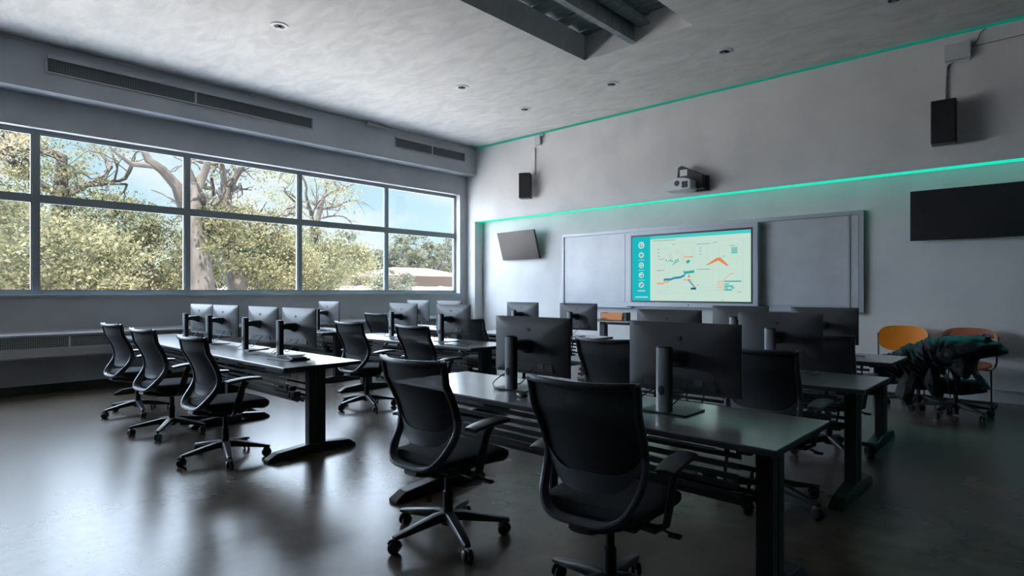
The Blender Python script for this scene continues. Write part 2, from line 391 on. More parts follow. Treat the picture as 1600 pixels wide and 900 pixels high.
# ------------------------------------------------------------------ downlights
def downlight(x, y, label):
    r = thing('downlight', label, 'downlight', (x, y, ZC), 0, 'recessed downlights in the plaster ceiling')
    MB().lathe([(.105, 0), (.105, -.008), (.085, -.014), (.062, -.010), (.055, 0)], 28).build('trim_ring', M['white'], r)
    MB().lathe([(.062, -.0105), (.058, -.012), (.03, -.011), (.001, -.011)], 24).build('recess', M['black_soft'], r)
    MB().lathe([(.001, -.012), (.022, -.014), (.026, -.024), (.02, -.032), (.001, -.034)], 16).build('bulb', M['silver'], r)
for x, y, l in ((-6.81, 3.23, 'round downlight nearest the camera above the left desk row'), (-6.79, 6.13, 'round downlight midway along the ceiling toward the front wall'),
                (-6.81, 7.61, 'round downlight closest to the room corner by the front wall'), (-5.02, 7.59, 'round downlight near the front wall above the left whiteboard'),
                (-3.25, 7.57, 'round downlight near the front wall just beyond the ceiling well'), (-1.33, 7.48, 'round downlight near the front wall above the right-hand speaker')):
    downlight(x, y, l)

# ------------------------------------------------------------------ front wall fittings
# whiteboard
r = thing('whiteboard', 'wide aluminium-framed whiteboard behind the lit display', 'whiteboard', (-4.58, YL, 1.04))
x0, x1, h = -2.62, 2.60, 1.41
MB().b(x0, x1, -.03, 0, .0, h).build('backing', M['alu'], r, False)
for (a, b, hh) in ((x0+.05, x0+1.62, h-.075), (x1-1.62, x1-.20, h-.06)):
    MB().b(a, b, -.040, -.03, .10, hh).build('board', M['board'], r, False)
MB().b(x1-.17, x1-.07, -.038, -.03, .08, h-.06).build('board', M['board'], r, False)
f = MB()
f.b(x0, x1, -.06, -.03, h-.055, h).b(x0, x1, -.06, -.03, 0, .05).b(x0, x0+.045, -.06, -.03, .05, h-.055).b(x1-.055, x1, -.06, -.03, .05, h-.055)
f.b(x0+1.42, x0+1.435, -.045, -.04, .1, h-.08).b(x1-.20, x1-.17, -.05, -.03, .06, h-.055)
f.build('frame', M['alu'], r, False, .004)
MB().b(x0+.3, x0+1.6, -.11, -.06, .0, .018).b(x1-1.6, x1-.06, -.11, -.06, .0, .018).build('pen_tray', M['alu'], r, False, .003)
# faint handwriting at the top left of the right board
s = MB(); xx = x1-1.54
for wd in (3, 4, 4, 2):
    for i in range(wd):
        s.tube([(xx, -.041, h-.155), (xx+.006, -.041, h-.135-.006*(i % 2)), (xx+.014, -.041, h-.158)], .0016, 5); xx += .019
    xx += .02
s.build('handwriting', M['black'], r)
for nm, xx, l in (('marker', -5.62, 'dark marker lying on the tray below the left whiteboard'), ('marker', -2.62, 'dark marker on the tray below the right whiteboard')):
    o = MB().lathe([(.004, -.075), (.009, -.07), (.009, .04), (.007, .042), (.007, .07), (.003, .075)], 10, axis='X').build(nm, M['black'], None)
    o.location = (xx, YL-.085, 1.04+.018+.009); tag(o, l, 'marker')

# big lit display
DX0, DX1, DZ0, DZ1 = -5.60, -3.36, 1.075, 2.385; DY = YL-.17
r = thing('interactive_display', 'large lit presentation screen in a grey frame', 'display', ((DX0+DX1)/2, YL-.06, DZ0))
W = DX1-DX0; Hh = DZ1-DZ0; yy = DY-(YL-.06)
MB().b(-W/2, W/2, yy+.012, 0, 0, Hh).build('housing', M['alu'], r, False, .006)
MB().b(-W/2+.03, W/2-.03, yy+.004, yy+.012, .055, Hh-.04).build('bezel', M['black'], r, False, .003)
e = MB().b(-W/2, W/2, yy, yy+.012, 0, .075).b(-W/2, W/2, yy, yy+.012, Hh-.07, Hh).b(-W/2, -W/2+.035, yy, yy+.012, .075, Hh-.07).b(W/2-.075, W/2, yy, yy+.012, .075, Hh-.07)
e.build('frame', M['alu'], r, False, .003)
MB().lathe([(.001, -.004), (.012, -.004), (.012, 0)], 12, c=(0, yy, .038), axis='Y').build('power_button', M['black'], r)
SX0, SX1, SZ0, SZ1 = -W/2+.058, W/2-.105, .102, Hh-.100
SW, SH = SX1-SX0, SZ1-SZ0
def em(name, col, s=.60): return mat(name, (0, 0, 0), .5, spec=.0, emit=col, es=s)
SC = {'bg': em('screen_mint', (.60, .80, .70)), 'teal': em('screen_teal', (.012, .52, .56)), 'white': em('screen_white', (.62, .86, .76)),
      'orange': em('screen_orange', (.80, .28, .10)), 'salmon': em('screen_salmon', (.85, .42, .26)), 'blue': em('screen_blue', (.05, .28, .42)), 'navy': em('screen_navy', (.03, .12, .25)),
      'green': em('screen_green', (.03, .45, .40)), 'grey': em('screen_grey', (.22, .35, .34)), 'line': em('screen_line', (.48, .66, .60)), 'aqua': em('screen_aqua', (.08, .62, .60)), 'pale': em('screen_pale', (.45, .75, .80))}
ys0 = yy+.0038
scr = MB().b(SX0, SX1, ys0-.001, ys0, SZ0, SZ1).build('screen', SC['bg'], r, False)
cnt = [0]
def U(a): return SX0+a*SW
def V(b): return SZ1-b*SH
class G:
    """flat graphics on the screen; a,b in 0..1 from the top left"""
    def __init__(s, lev): s.m = MB(); s.y = ys0-.001-.0006*lev
    def rect(s, a0, a1, b0, b1): s.m.b(U(a0), U(a1), s.y-.0005, s.y, V(b1), V(b0)); return s
    def poly(s, pts): s.m.prism([(U(a), V(b)) for a, b in pts], .0005, 'Y', (0, s.y-.00025, 0)); return s
    def disc(s, a, b, rr, hole=0):
        n = 24
        if hole == 0: s.m.prism([(U(a)+rr*math.cos(2*PI*k/n), V(b)+rr*math.sin(2*PI*k/n)) for k in range(n)], .0005, 'Y', (0, s.y-.00025, 0))
        else: s.m.tube([(U(a)+rr*math.cos(2*PI*k/n), s.y-.0003, V(b)+rr*math.sin(2*PI*k/n)) for k in range(n+1)], hole, 5)
        return s
    def band(s, pts, w):
        for (a, b), (c_, d) in zip(pts, pts[1:]):
            s.poly([(a, b-w/2), (c_, d-w/2), (c_, d+w/2), (a, b+w/2)])
        return s
    def done(s, name, m): return s.m.build(name, SC[m], scr, False)
# sidebar and header
G(1).rect(0, .172, 0, 1).done('sidebar', 'teal')
G(1).rect(.172, 1, 0, .05).done('header_bar', 'aqua')
cs = [(.088, .13), (.088, .285), (.088, .445), (.088, .60), (.088, .755)]
g = G(2)
for i, (a, b) in enumerate(cs): g.disc(a, b, .062 if i == 0 else .052)
g.rect(.055, .125, .835, .845).rect(.055, .125, .85, .858).rect(.03, .15, .935, .955)
for b in (.36, .52, .675): g.rect(.06, .118, b, b+.008)
g.done('menu_badges', 'pale')
g = G(3)
for i, (a, b) in enumerate(cs):
    if i == 0: g.rect(.075, .081, .10, .155).rect(.075, .1, .15, .16).rect(.094, .1, .12, .155)
    elif i == 1: g.poly([(a-.015, b), (a, b-.03), (a+.015, b), (a, b+.03)])
    elif i == 2: g.disc(a, b, .026, .004)
    elif i == 3: g.rect(a-.012, a+.014, b+.008, b+.024).rect(a+.006, a+.014, b-.02, b+.02)
    else: g.poly([(a-.016, b+.02), (a+.004, b-.03), (a+.018, b-.01), (a-.002, b+.03)])
g.done('menu_icons', 'grey')
# faint table rules
g = G(1)
for a0, a1, b in ((.21, .95, .13), (.22, .92, .88), (.22, .92, .84)): g.rect(a0, a1, b, b+.003)
for a, b0, b1 in ((.31, .2, .46), (.45, .2, .46), (.55, .2, .46), (.66, .2, .46), (.76, .2, .46), (.9, .2, .46), (.33, .54, .8), (.55, .54, .8), (.71, .54, .8), (.76, .54, .8), (.94, .12, .88)): g.rect(a, a+.002, b0, b1)
for b in (.2, .46, .54, .8): g.rect(.24, .53, b, b+.002).rect(.58, .9, b, b+.002)
g.done('grid_lines', 'line')
for a0, a1, b in ((.195, .40, .075), (.37, .40, .145), (.235, .30, .53), (.235, .25, .533), (.58, .69, .16), (.71, .745, .15), (.58, .69, .53), (.60, .62, .22), (.60, .62, .26), (.60, .62, .31), (.24, .26, .21), (.24, .26, .26), (.24, .26, .31), (.25, .265, .86), (.58, .6, .76), (.90, .93, .86), (.25, .30, .36), (.84, .88, .21)): G(2).rect(a0, a1, b, b+.008).done('text_line', 'grey')
for a in (.775, .79): G(2).rect(a, a+.008, .975, .985).done('text_mark', 'grey')
# top left chart
G(2).disc(.345, .30, .030, .003).disc(.36, .335, .022, .003).disc(.415, .255, .030, .0035).rect(.475, .55, .335, .355).rect(.465, .468, .29, .42).done('chart_marks', 'salmon')
g = G(3).band([(.375, .455), (.40, .42), (.43, .40), (.425, .375), (.40, .39), (.385, .42)], .014)
g.rect(.315, .325, .375, .395).rect(.335, .345, .39, .405).rect(.35, .36, .37, .40).rect(.365, .375, .385, .41).poly([(.49, .40), (.525, .385), (.52, .43), (.495, .445)])
g.done('chart_marks', 'green')
# top right boomerang
G(2).poly([(.655, .475), (.74, .375), (.77, .37), (.835, .49), (.82, .495), (.755, .415), (.665, .48)]).done('boomerang', 'orange')
G(2).rect(.855, .90, .235, .245).rect(.855, .90, .255, .27).rect(.855, .90, .28, .295).rect(.855, .90, .305, .32).poly([(.79, .37), (.80, .34), (.803, .345), (.793, .375)]).done('legend_bars', 'green')
# bottom left stepped ribbon
G(2).band([(.235, .735), (.30, .735), (.30, .715), (.345, .705)], .028).done('ribbon_start', 'salmon')
G(3).band([(.295, .69), (.305, .675), (.36, .675), (.385, .655), (.44, .645), (.475, .62), (.49, .575)], .034).done('ribbon_middle', 'blue')
G(4).band([(.47, .565), (.485, .578), (.56, .562)], .04).done('ribbon_end', 'green')
G(2).rect(.465, .535, .68, .69).poly([(.51, .61), (.52, .61), (.527, .65), (.505, .65)]).done('chart_marks', 'orange')
g = G(3)
for i in range(6): g.rect(.505+i*.010, .525+i*.010, .685+i*.022, .697+i*.022)
g.rect(.53, .575, .80, .83); g.done('step_marks', 'navy')
# bottom right bars
g = G(2).band([(.745, .72), (.785, .71), (.845, .61), (.87, .605)], .012)
for b in (.745, .775, .80, .83): g.rect(.74, .79, b, b+.007)
g.rect(.789, .792, .70, .85); g.done('chart_lines', 'salmon')
G(2).rect(.80, .93, .705, .722).rect(.80, .84, .745, .758).rect(.80, .87, .772, .79).rect(.80, .83, .80, .815).rect(.85, .88, .80, .815).rect(.80, .86, .826, .845).done('bar_chart', 'green')

# wall televisions
def tv(loc, W, H, tilt, yaw, label):
    r = thing('wall_television', label, 'television', loc, yaw)
    Rm = Matrix.Rotation(tilt, 4, 'X')
    MB().b(-W/2, W/2, -.02, .02, -H/2, H/2).xf(Rm).build('casing', M['black'], r, False, .004)
    MB().b(-W/2+.012, W/2-.012, -.0215, -.02, -H/2+.02, H/2-.012).xf(Rm).build('screen', M['tv'], r, False)
    MB().b(-.2, .2, .02, .045, -.14, .14).xf(Rm).tube([(0, .03, 0), (.0, .12, 0)], .03, 8).b(-.12, .12, .12, .14, -.12, .12).build('wall_bracket', M['black_metal'], r, False)
tv((-8.28, YL-.15, 2.295), 1.10, .60, R(17), R(-3.5), 'small dark television tilted down on a bracket left of the whiteboard')
tv((-.72, YL-.15, 2.30), 1.42, .635, R(0), R(1.5), 'black wall television at the right edge above the orange chairs')
# speakers on the upper wall
def speaker(x, z, wd, hh, yaw, label):
    r = thing('wall_speaker', label, 'speaker', (x, YU-.17, z), yaw)
    MB().b(-wd/2, wd/2, -.10, .10, 0, hh).build('cabinet', M['black'], r, False, .012)
    MB().b(-wd/2+.012, wd/2-.012, -.107, -.10, .015, hh-.015).build('grille_cloth', M['black_soft'], r, False)
    MB().tube([(0, .09, hh*.5), (0, .168, hh*.5)], .02).box((0, .165, hh*.5), (.08, .012, .14)).build('bracket', M['silver'], r)
    for z in (.05, hh-.05): MB().lathe([(.001, .0), (.008, .0), (.008, .02), (.001, .02)], 8, c=(wd/2, .0, z), axis='X').build('bracket_knob', M['silver'], r)
    MB().lathe([(.001, 0), (.012, 0), (.012, .03), (.001, .035)], 8, c=(-.02, .02, hh)).build('top_screw', M['silver'], r)
speaker(-7.84, 3.19, .23, .50, R(28), 'small black speaker on the upper wall near the room corner')
speaker(-1.05, 3.12, .25, .52, R(4), 'black speaker on the upper wall at the far right')
def jbox(x, z, wd, hh, label):
    o = MB().box((x, YU-.035, z), (wd, .07, hh)).build('junction_box', M['offwhite'], None, False, .008); tag(o, label, 'junction box')
    return o
jbox(-7.62, 4.33, .14, .17, 'small white box on the wall above the left speaker')
jbox(-.93, 4.25, .26, .20, 'large white box on the wall above the right speaker')
def pipe(path, r_, label, m='offwhite'):
    o = MB().tube(path, r_, 8).build('conduit_pipe', M[m], None); tag(o, label, 'conduit')
pipe([(-7.72, YU-.016, 4.22), (-7.72, YU-.016, 3.66)], .012, 'thin white conduit dropping to the left speaker')
pipe([(-.82, YU-.016, 4.135), (-1.0, YU-.016, 4.135), (-1.035, YU-.016, 4.12), (-1.045, YU-.016, 4.08), (-1.045, YU-.016, 3.64)], .015, 'white conduit bending down from box to right speaker')
def cable(path, r_, label, m='cable'):
    # smooth the path by Catmull-Rom
    P = [Vector(p) for p in path]; P = [P[0]]+P+[P[-1]]; out = []
    for i in range(1, len(P)-2):
        for k in range(6):
            t = k/6; a, b, c_, d = P[i-1], P[i], P[i+1], P[i+2]
            out.append(.5*((2*b)+(c_-a)*t+(2*a-5*b+4*c_-d)*t*t+(3*b-a-3*c_+d)*t**3))
    out.append(P[-2]); o = MB().tube(out, r_, 6).build('cable', M[m], None)
    if label: tag(o, label, 'cable')
    return o
cable([(-.80, YU-.02, 4.30), (-.74, YU-.02, 4.34), (-.71, YU-.02, 4.42), (-.66, YU-.02, 4.455)], .005, 'thin dark cable rising from the right junction box to the ceiling')
cable([(-.80, YU-.02, 4.275), (-.4, YU-.02, 4.28), (.6, YU-.02, 4.30)], .004, 'thin dark cable running right along the wall from the junction box')
cable([(-7.55, YU-.02, 4.38), (-7.49, YU-.02, 4.42), (-7.48, YU-.02, 4.49)], .006, 'short thin cable from left junction box to the ceiling')
# projector on its short-throw arm
r = thing('projector', 'white short-throw projector on a black arm above the LED ledge', 'projector', (-4.38, YU, 2.93))
MB().prism([(-.30, .04), (-.24, .0), (.14, .0), (.16, .03), (.16, .15), (.05, .19), (-.10, .20), (-.28, .13)], .26, 'Y', (0, -.26, 0)).build('body', M['white'], r, False, .012)
MB().lathe([(.045, -.002), (.04, .006), (.001, .008)], 18, c=(-.06, -.392, .11), axis='Y').build('lens', M['black'], r)
MB().b(.02, .12, -.393, -.389, .03, .13).build('intake', M['dark_metal'], r, False)
MB().prism([(-.16, .22), (-.14, .40), (-.08, .42), (.28, .24), (.28, .02), (.17, .02), (.17, .15), (.02, .20)], .12, 'Y', (0, -.15, 0)).build('arm', M['black'], r, False, .012)
MB().b(-.10, .02, -.214, -.21, .25, .35).build('arm_label', M['white'], r, False)
MB().b(.10, .30, -.09, -.0, .0, .24).build('wall_plate', M['black'], r, False, .005)

# ------------------------------------------------------------------ desks
def desk(x0, x1, y0, label, z=.745, depth=.69, legs=None):
    xc = (x0+x1)/2; yc = y0+depth/2; L = (x1-x0)/2
    r = thing('desk', label, 'desk', (xc, yc, 0), 0, 'grey-topped training desks with black legs')
    D = depth/2
    MB().b(-L, L, -D, D, z-.006, z).build('tabletop', M['laminate'], r, False, .002)
    MB().b(-L, L, -D, D, z-.030, z-.0062).build('edge_band', M['black_metal'], r, False, .003)
    for s in (-1, 1):
        lx = s*(L-.145)
        lg = MB().b(lx-.036, lx+.036, -.075, -.005, .05, z-.03).b(lx-.036, lx+.036, .005, .075, .05, z-.03).b(lx-.030, lx+.030, -.006, .006, .05, z-.03).build('leg', M['black_metal'], r, False, .006)
        ft = MB().prism([(-.44, 0), (.34, 0), (.34, .02), (.28, .062), (.05, .085), (-.10, .085), (-.36, .062), (-.44, .022)], .088, 'X', (lx, .02, 0)).build('foot', M['black_metal'], lg, False, .008)
        MB().b(lx-.03, lx+.03, -D+.05, D-.05, z-.055, z-.0301).build('top_bracket', M['black_metal'], lg, False, .003)
    MB().b(-L+.17, L-.17, -.05, .05, z-.075, z-.0302).build('beam', M['black_metal'], r, False, .003)
    # open slatted cable tray
    prof = [(-.20, .655), (-.215, .615), (-.225, .575), (-.22, .535), (-.205, .495), (-.18, .46), (-.13, .44), (-.08, .435), (-.03, .435), (.02, .445), (.06, .48), (.08, .53)]
    t = MB()
    for (y, zz) in prof: t.b(-L+.19, L-.19, y-.005, y+.005, zz-.011, zz+.011)
    n = 3
    for k in range(n):
        x = -L+.25+k*(2*L-.5)/(n-1)
        t.sweep([(x, y+.004, zz) for y, zz in prof], (.003, .010), 4, up=(1, 0, 0))
        t.b(x-.01, x+.01, -.205, -.195, .655, z-.03)
    t.build('cable_tray', M['black_soft'], r, False)
    for a_, b_ in ((-L+.3, -L+.75), (L-.62, L-.30)): MB().b(a_, b_, -.206, -.198, .662, .672).build('tray_glint', M['silver'], r, False)  # silver bars stand in for highlights on the tray rods
    pw = MB().b(L-.62, L-.28, -.12, -.06, .452, .50).build('power_strip', M['black'], r, False, .005)
    for k in range(3): MB().b(L-.58+k*.09, L-.53+k*.09, -.115, -.065, .50, .535).build('plug', M['white'] if k == 1 else M['black'], pw, False, .004)
    return r
desk(-6.36, -4.40, 2.12, 'desk in the left front row, aisle end with the bare near corner')
desk(-9.10, -6.37, 2.12, 'desk in the left front row on the window side')
desk(-3.24, -.78, 2.28, 'nearest desk on the right, with its leg cropped by the photo bottom')
desk(-7.12, -4.50, 4.19, 'left-block second-row desk behind the three-chair row, aisle side')
desk(-9.42, -7.74, 4.30, 'second-row desk close to the window wall heater')
desk(-3.30, -.87, 4.05, 'middle right-hand desk, second from the camera')
desk(-8.90, -6.72, 5.85, 'third-row desk next to the window wall')
desk(-6.35, -4.30, 5.85, 'third-row desk in the middle of the room')
desk(-3.30, -1.03, 5.70, 'farthest right-hand desk beside the black cloth heap')
# standing-height table near the whiteboard
r = thing('side_table', 'tall narrow table below the whiteboard holding an orange box', 'table', (-5.05, 8.25, 0))
MB().b(-.85, .85, -.28, .28, .84, .865).build('tabletop', M['laminate'], r, False, .003)
for s in (-.56, .56):
    lg = MB().b(s-.05, s+.05, -.05, .05, .04, .84).build('leg', M['black_metal'], r, False, .005)
    MB().b(s-.05, s+.05, -.28, .28, 0, .05).build('foot', M['black_metal'], lg, False, .008)
MB().b(-.5, .5, -.03, .03, .79, .84).build('beam', M['black_metal'], r, False)
zt2 = .865
r = thing('storage_box', 'orange open box with dark ends on the tall table', 'box', (-5.38, 8.22, zt2))
MB().b(-.20, .20, -.10, -.092, 0, .12).b(-.20, .20, .092, .10, 0, .12).b(-.2, .2, -.1, .1, 0, .008).build('shell', M['card'], r, False)
MB().b(-.208, -.2, -.1, .1, 0, .125).b(.2, .27, -.07, .06, 0, .13).build('end_panel', M['dark_metal'], r, False, .004)
o = MB().grid(lambda a, b: (-5.72+.26*a, 8.08+.2*b, zt2+.012+.03*abs(noise.noise(Vector((a*3, b*3, 1))))+.02*a), 12, 10, .003).build('crumpled_cloth', M['alu'], None); tag(o, 'crumpled grey cloth beside the orange box', 'cloth')
o = MB().prism([(-.09, -.04), (.08, -.05), (.1, .0), (.03, .05), (-.1, .03)], .05, 'Z', (-5.78, 8.17, zt2+.056)).build('packet', M['rust'], None, False, .01); tag(o, 'small reddish packet lying left of the orange box', 'packet')
cable([(-5.60, 8.05, zt2+.003), (-5.72, 8.0, zt2+.05), (-5.83, 8.03, zt2+.10), (-5.86, 8.05, zt2+.006)], .004, 'looped dark cable at the left end of the tall table')

# ------------------------------------------------------------------ monitors
def make_monitor():
    r = thing('monitor', '', 'monitor', (0, 0, 0), 0, 'wide desktop monitors seen from the back')
    MB().b(-.125, .125, -.02, .19, 0, .008).build('stand_base', M['dark_metal'], r, False, .003)
    p = MB().sweep([(0, 0, .008), (0, 0, .32)], (.036, .024), 20, up=(0, 1, 0), power=2.6).build('stand_post', M['silver'], r)
    MB().sweep([(0, 0, .32), (0, 0, .327)], (.037, .025), 20, up=(0, 1, 0), power=2.6).build('post_cap', M['black'], p)
    MB().b(.0362, .0372, -.017, .022, .01, .32).b(-.03, .03, .0235, .026, .01, .32).build('rear_channel', M['black'], p, False)
    MB().lathe([(.012, -.0035), (.016, -.002), (.016, .003)], 20, c=(0, -.0235, .115), axis='Y', sc=(1, 1.5)).build('cable_hole', M['black_soft'], p)
    MB().sweep([(0, .02, .262), (0, .06, .268), (0, .12, .262), (0, .150, .255)], [(.028, .026), (.030, .028), (.045, .036), (.05, .045)], 12, power=3).build('arm', M['black'], r)
    Wm, Hm, z0 = .305, .178, .257     # half sizes, centre height over the desk
    MB().b(-Wm, Wm, .188, .198, z0-Hm, z0+Hm).build('front_bezel', M['black'], r, False, .002)
    MB().b(-Wm+.008, Wm-.008, .1981, .1990, z0-Hm+.012, z0+Hm-.008).build('screen', M['screen_off'], r, False)
    def back(a, b):
        u, v = a*2-1, b*2-1
        d = 1-max(abs(u)**2.6, abs(v)**2.6)
        return (u*Wm, .186-.034*d**.85, z0+v*Hm)
    MB().grid(back, 28, 20).build('rear_shell', M['panel_back'], r)
    MB().prism([(-.20, z0-.155), (.20, z0-.155), (.185, z0-.085), (-.185, z0-.085)], .01, 'Y', (0, .165, 0)).build('port_recess', M['panel_low'], r, False, .003)
    MB().b(.08, .125, .158, .161, z0-.135, z0-.105).build('port_label', M['yoke'], r, False)
    MB().lathe([(.012, -.0015), (.012, .002)], 16, c=(0, .1565, z0+.10), axis='Y').build('emblem', M['panel_low'], r)
    def cord(pts):
        P = [Vector(p) for p in pts]; P = [P[0]]+P+[P[-1]]; q = []
        for i in range(1, len(P)-2):
            for k in range(5):
                t = k/5; a, b, c_, d = P[i-1], P[i], P[i+1], P[i+2]
                q.append(.5*((2*b)+(c_-a)*t+(2*a-5*b+4*c_-d)*t*t+(3*b-a-3*c_+d)*t**3))
        q.append(P[-2]); return q
    MB().tube(cord([(-.06, .155, z0-.12), (-.12, .10, .09), (-.17, .03, .03), (-.10, -.03, .006), (-.03, -.035, .005)]), .0035, 6).build('power_cord', M['cable'], r)
    MB().tube(cord([(.05, .155, z0-.12), (.04, .11, .08), (.0, .07, .03), (-.01, .03, .10)]), .0035, 6).build('video_cord', M['cable'], r)
    return r
mon0 = make_monitor(); ZT = .7455
mons = [
 (-2.42, 2.575, 0, 'monitor on the nearest right-hand desk, behind the left of its two chairs', 1, 0),
 (-1.42, 2.60, 0, 'monitor nearest the camera, right of the pair on the nearest right-hand desk', 1, 0),
 (-5.27, 2.50, 2, 'aisle-end monitor on the front left row, black tablet beside it', 1, 0),
 (-6.03, 2.50, 3, 'second monitor from the aisle on the front left row', 1, 0),
 (-7.0, 2.50, 4, 'third monitor from the aisle on the front left row', 1, 0),
 (-7.74, 2.50, 4, 'monitor closest to the windows on the front left row', 1, 0),
 (-6.42, 4.55, 0, 'left monitor of the pair on the left-block second-row desk', 1, 0),
 (-5.36, 4.50, 0, 'right monitor of the pair on the left-block second-row desk', 1, 0),
 (-8.33, 4.55, 0, 'single monitor on the second-row desk by the heater, against the wall below the windows', 1, 0),
 (-2.49, 4.45, 0, 'left monitor of the pair on the middle right-hand desk', 1, 0),
 (-1.56, 4.42, 0, 'right monitor of the pair on the middle right-hand desk', 1, 0),
 (-8.22, 6.20, 0, 'left monitor of the far pair near the corner pier', 1, 0),
 (-7.40, 6.20, 0, 'right monitor of the far pair near the corner pier', 1, 0),
 (-5.72, 6.15, 0, 'left monitor on the middle third-row desk, below the tilted television', 1, 0),
 (-4.72, 6.15, 0, 'right monitor on the middle third-row desk, left of the orange box', 1, 0),
 (-2.55, 6.15, 0, 'farthest row right monitor standing directly below the lit display', 1, 0),
 (-1.72, 6.15, 0, 'monitor at the right end of the far row under the whiteboard corner', 1, 0),
]
for i, (x, y, a, l, k, _) in enumerate(mons):
    m = mon0 if i == 0 else copy_tree(mon0)
    m.location = (x, y, ZT); m.rotation_euler = (0, 0, R(a)); m['label'] = l

# ------------------------------------------------------------------ office chairs
def make_chair():
    r = thing('office_chair', '', 'chair', (0, 0, 0), 0, 'black mesh-back office chairs at the desks')
    # five-star base
    b = MB()
    b.lathe([(.001, .075), (.040, .075), (.044, .09), (.040, .125), (.030, .135), (.001, .135)], 20)
    for k in range(5):
        t = 2*PI*k/5; c_, s_ = math.cos(t), math.sin(t)
        b.sweep([(c_*q, s_*q, z) for q, z in ((.02, .118), (.08, .118), (.20, .101), (.30, .087), (.335, .082))], [(.030, .026), (.029, .026), (.025, .020), (.022, .014), (.016, .010)], 10, power=3.4)
    base = b.build('star_base', M['black'], r)
    for k in range(5):
        t = 2*PI*k/5; x, y = .318*math.cos(t), .318*math.sin(t); tt = t+1.1+k*.9
        m = MB(); m.lathe([(.006, .05), (.006, .085)], 8)
        d = Matrix.Rotation(tt, 4, 'Z'); w2 = MB()
        for s in (-1, 1):
            w2.lathe([(.001, s*.006), (.028, s*.006), (.031, s*.010), (.031, s*.021), (.024, s*.027), (.001, s*.028)], 16, c=(0, .012, .031), axis='X')
        w2.sweep([(0, -.018, .036), (0, -.012, .056), (0, .008, .064), (0, .030, .056), (0, .04, .04)], (.014, .006), 8, up=(1, 0, 0))
        w2.xf(d); m.v += w2.v and []; n = len(m.v); m.v += w2.v; m.f += [tuple(i+n for i in f) for f in w2.f]
        m.xf(Matrix.Translation((x, y, 0))); m.build('caster', M['wheel'], base)
    MB().lathe([(.001, .13), (.027, .13), (.027, .25), (.020, .252), (.020, .36), (.001, .36)], 18).build('gas_lift', M['black_soft'], r)
    me = MB().sweep([(0, -.16, .385), (0, -.05, .375), (0, .08, .375), (0, .15, .39)], [(.06, .02), (.09, .032), (.09, .030), (.07, .015)], 12, power=4).build('tilt_mechanism', M['black'], r)
    MB().tube([(.05, .02, .375), (.20, .03, .372), (.27, .03, .355)], .006).box((.275, .03, .353), (.05, .03, .012)).build('height_lever', M['black'], me)
    MB().tube([(-.05, -.02, .375), (-.22, -.02, .372)], .006).build('tilt_lever', M['black'], me)
    # seat: waterfall cushion
    def seat(a, bb):
        t = 2*PI*bb; v = a
        y = -.225+.495*v
        hw = .225+.02*math.sin(PI*v)-.02*(1-v)**3
        th = .030+.012*v; zc = .455+.010*math.cos(PI*v)
        zc -= .03*max(0, v-.80)**1.0*2
        if v < .06: k = math.sqrt(max(0, 1-((.06-v)/.06)**2)); hw *= .88+.12*k; th *= k
        if v > .90: k = math.sqrt(max(0, 1-((v-.90)/.10)**2)); hw *= .86+.14*k; th *= k
        c_, s_ = math.cos(t), math.sin(t); e = .45
        return (hw*abs(c_)**e*(1 if c_ > 0 else -1), y, zc-.004+th*1.2*abs(s_)**.8*(1 if s_ > 0 else -1)+.012*abs(c_)**4)
    MB().grid(seat, 26, 28).build('seat', M['seat'], r)
    MB().grid(lambda a, q: ((a*2-1)*.20, -.19+.38*q, .422-.012*math.sin(PI*a)*math.sin(PI*q)), 8, 8, .012).build('seat_pan', M['black'], r)
    # back profile
    ZB, ZTp = .600, .985
    def yb(z):
        u = (z-.43)/(.985-.43)
        return -.235+.060*math.sin(PI*min(1, u*1.25))-.090*max(0, u-.25)**1.4
    def hw(z):
        u = (z-ZB)/(ZTp-ZB); return .218+.020*u
    def pt(s, z, off=0):      # s -1..1
        return Vector((s*hw(z), yb(z)+.045*s*s+off, z))
    def zlow(s): return ZB+.095*abs(s)**4.5
    def zhi(s): return ZTp-.010*(1-s*s)
    def mesh(a, q):
        s = (a*2-1)*.96; z = zlow(s)+(zhi(s)-zlow(s))*q; return pt(s, z)
    MB().grid(mesh, 18, 20, .004).build('mesh_back', M['mesh'], r)
    # frame: up the left side, over the top, down the right
    path = []; size = []
    for k in range(13):
        z = .66+(ZTp-.66)*k/12; path.append(pt(-1, z)); size.append((.013, .020))
    for k in range(1, 16):
        s = -1+2*k/16; path.append(pt(s, ZTp-.010*(1-s*s), -.010)); size.append((.012, .020))
    for k in range(13):
        z = ZTp-(ZTp-.66)*k/12; path.append(pt(1, z)); size.append((.013, .020))
    fr_ = MB().sweep(path, size, 10, up=(0, 1, 0), power=3)
    fr_.build('back_frame', M['black'], r)
    # top rail lip rolled backwards
    MB().sweep([pt(-1+2*k/14, ZTp+.004-.008*(1-(-1+2*k/14)**2), -.020) for k in range(15)], (.014, .007), 8, up=(0, 1, 0)).build('top_rail', M['yoke'], r)
    # lumbar crescent under the mesh
    def band(a, q):
        s = (a*2-1); hgt = .050*(1-abs(s)**3)+.026; top = zlow(s)+.012
        p = pt(s, top-hgt*q, -.006); return p
    MB().grid(band, 20, 5, .010).build('lumbar_band', M['yoke'], r)
    # outer yoke: from the sides down and round under the band
    pts = []; sz = []
    for k in range(29):
        t = -PI/2+PI*k/28; sn = math.sin(t)
        x = (.232+.012*math.cos(t*1.6))*(abs(sn)**.60)*(1 if sn > 0 else -1)
        z = .440+.265*(1-math.cos(t))**1.15
        q = abs(sn)**2.5
        y = -.262*(1-q)+(yb(z)+.045)*q
        pts.append(Vector((x, y, z))); sz.append((.013, .030-.010*q))
    MB().sweep(pts, sz, 10, up=(0, 1, 0), power=3).build('yoke', M['yoke'], r)
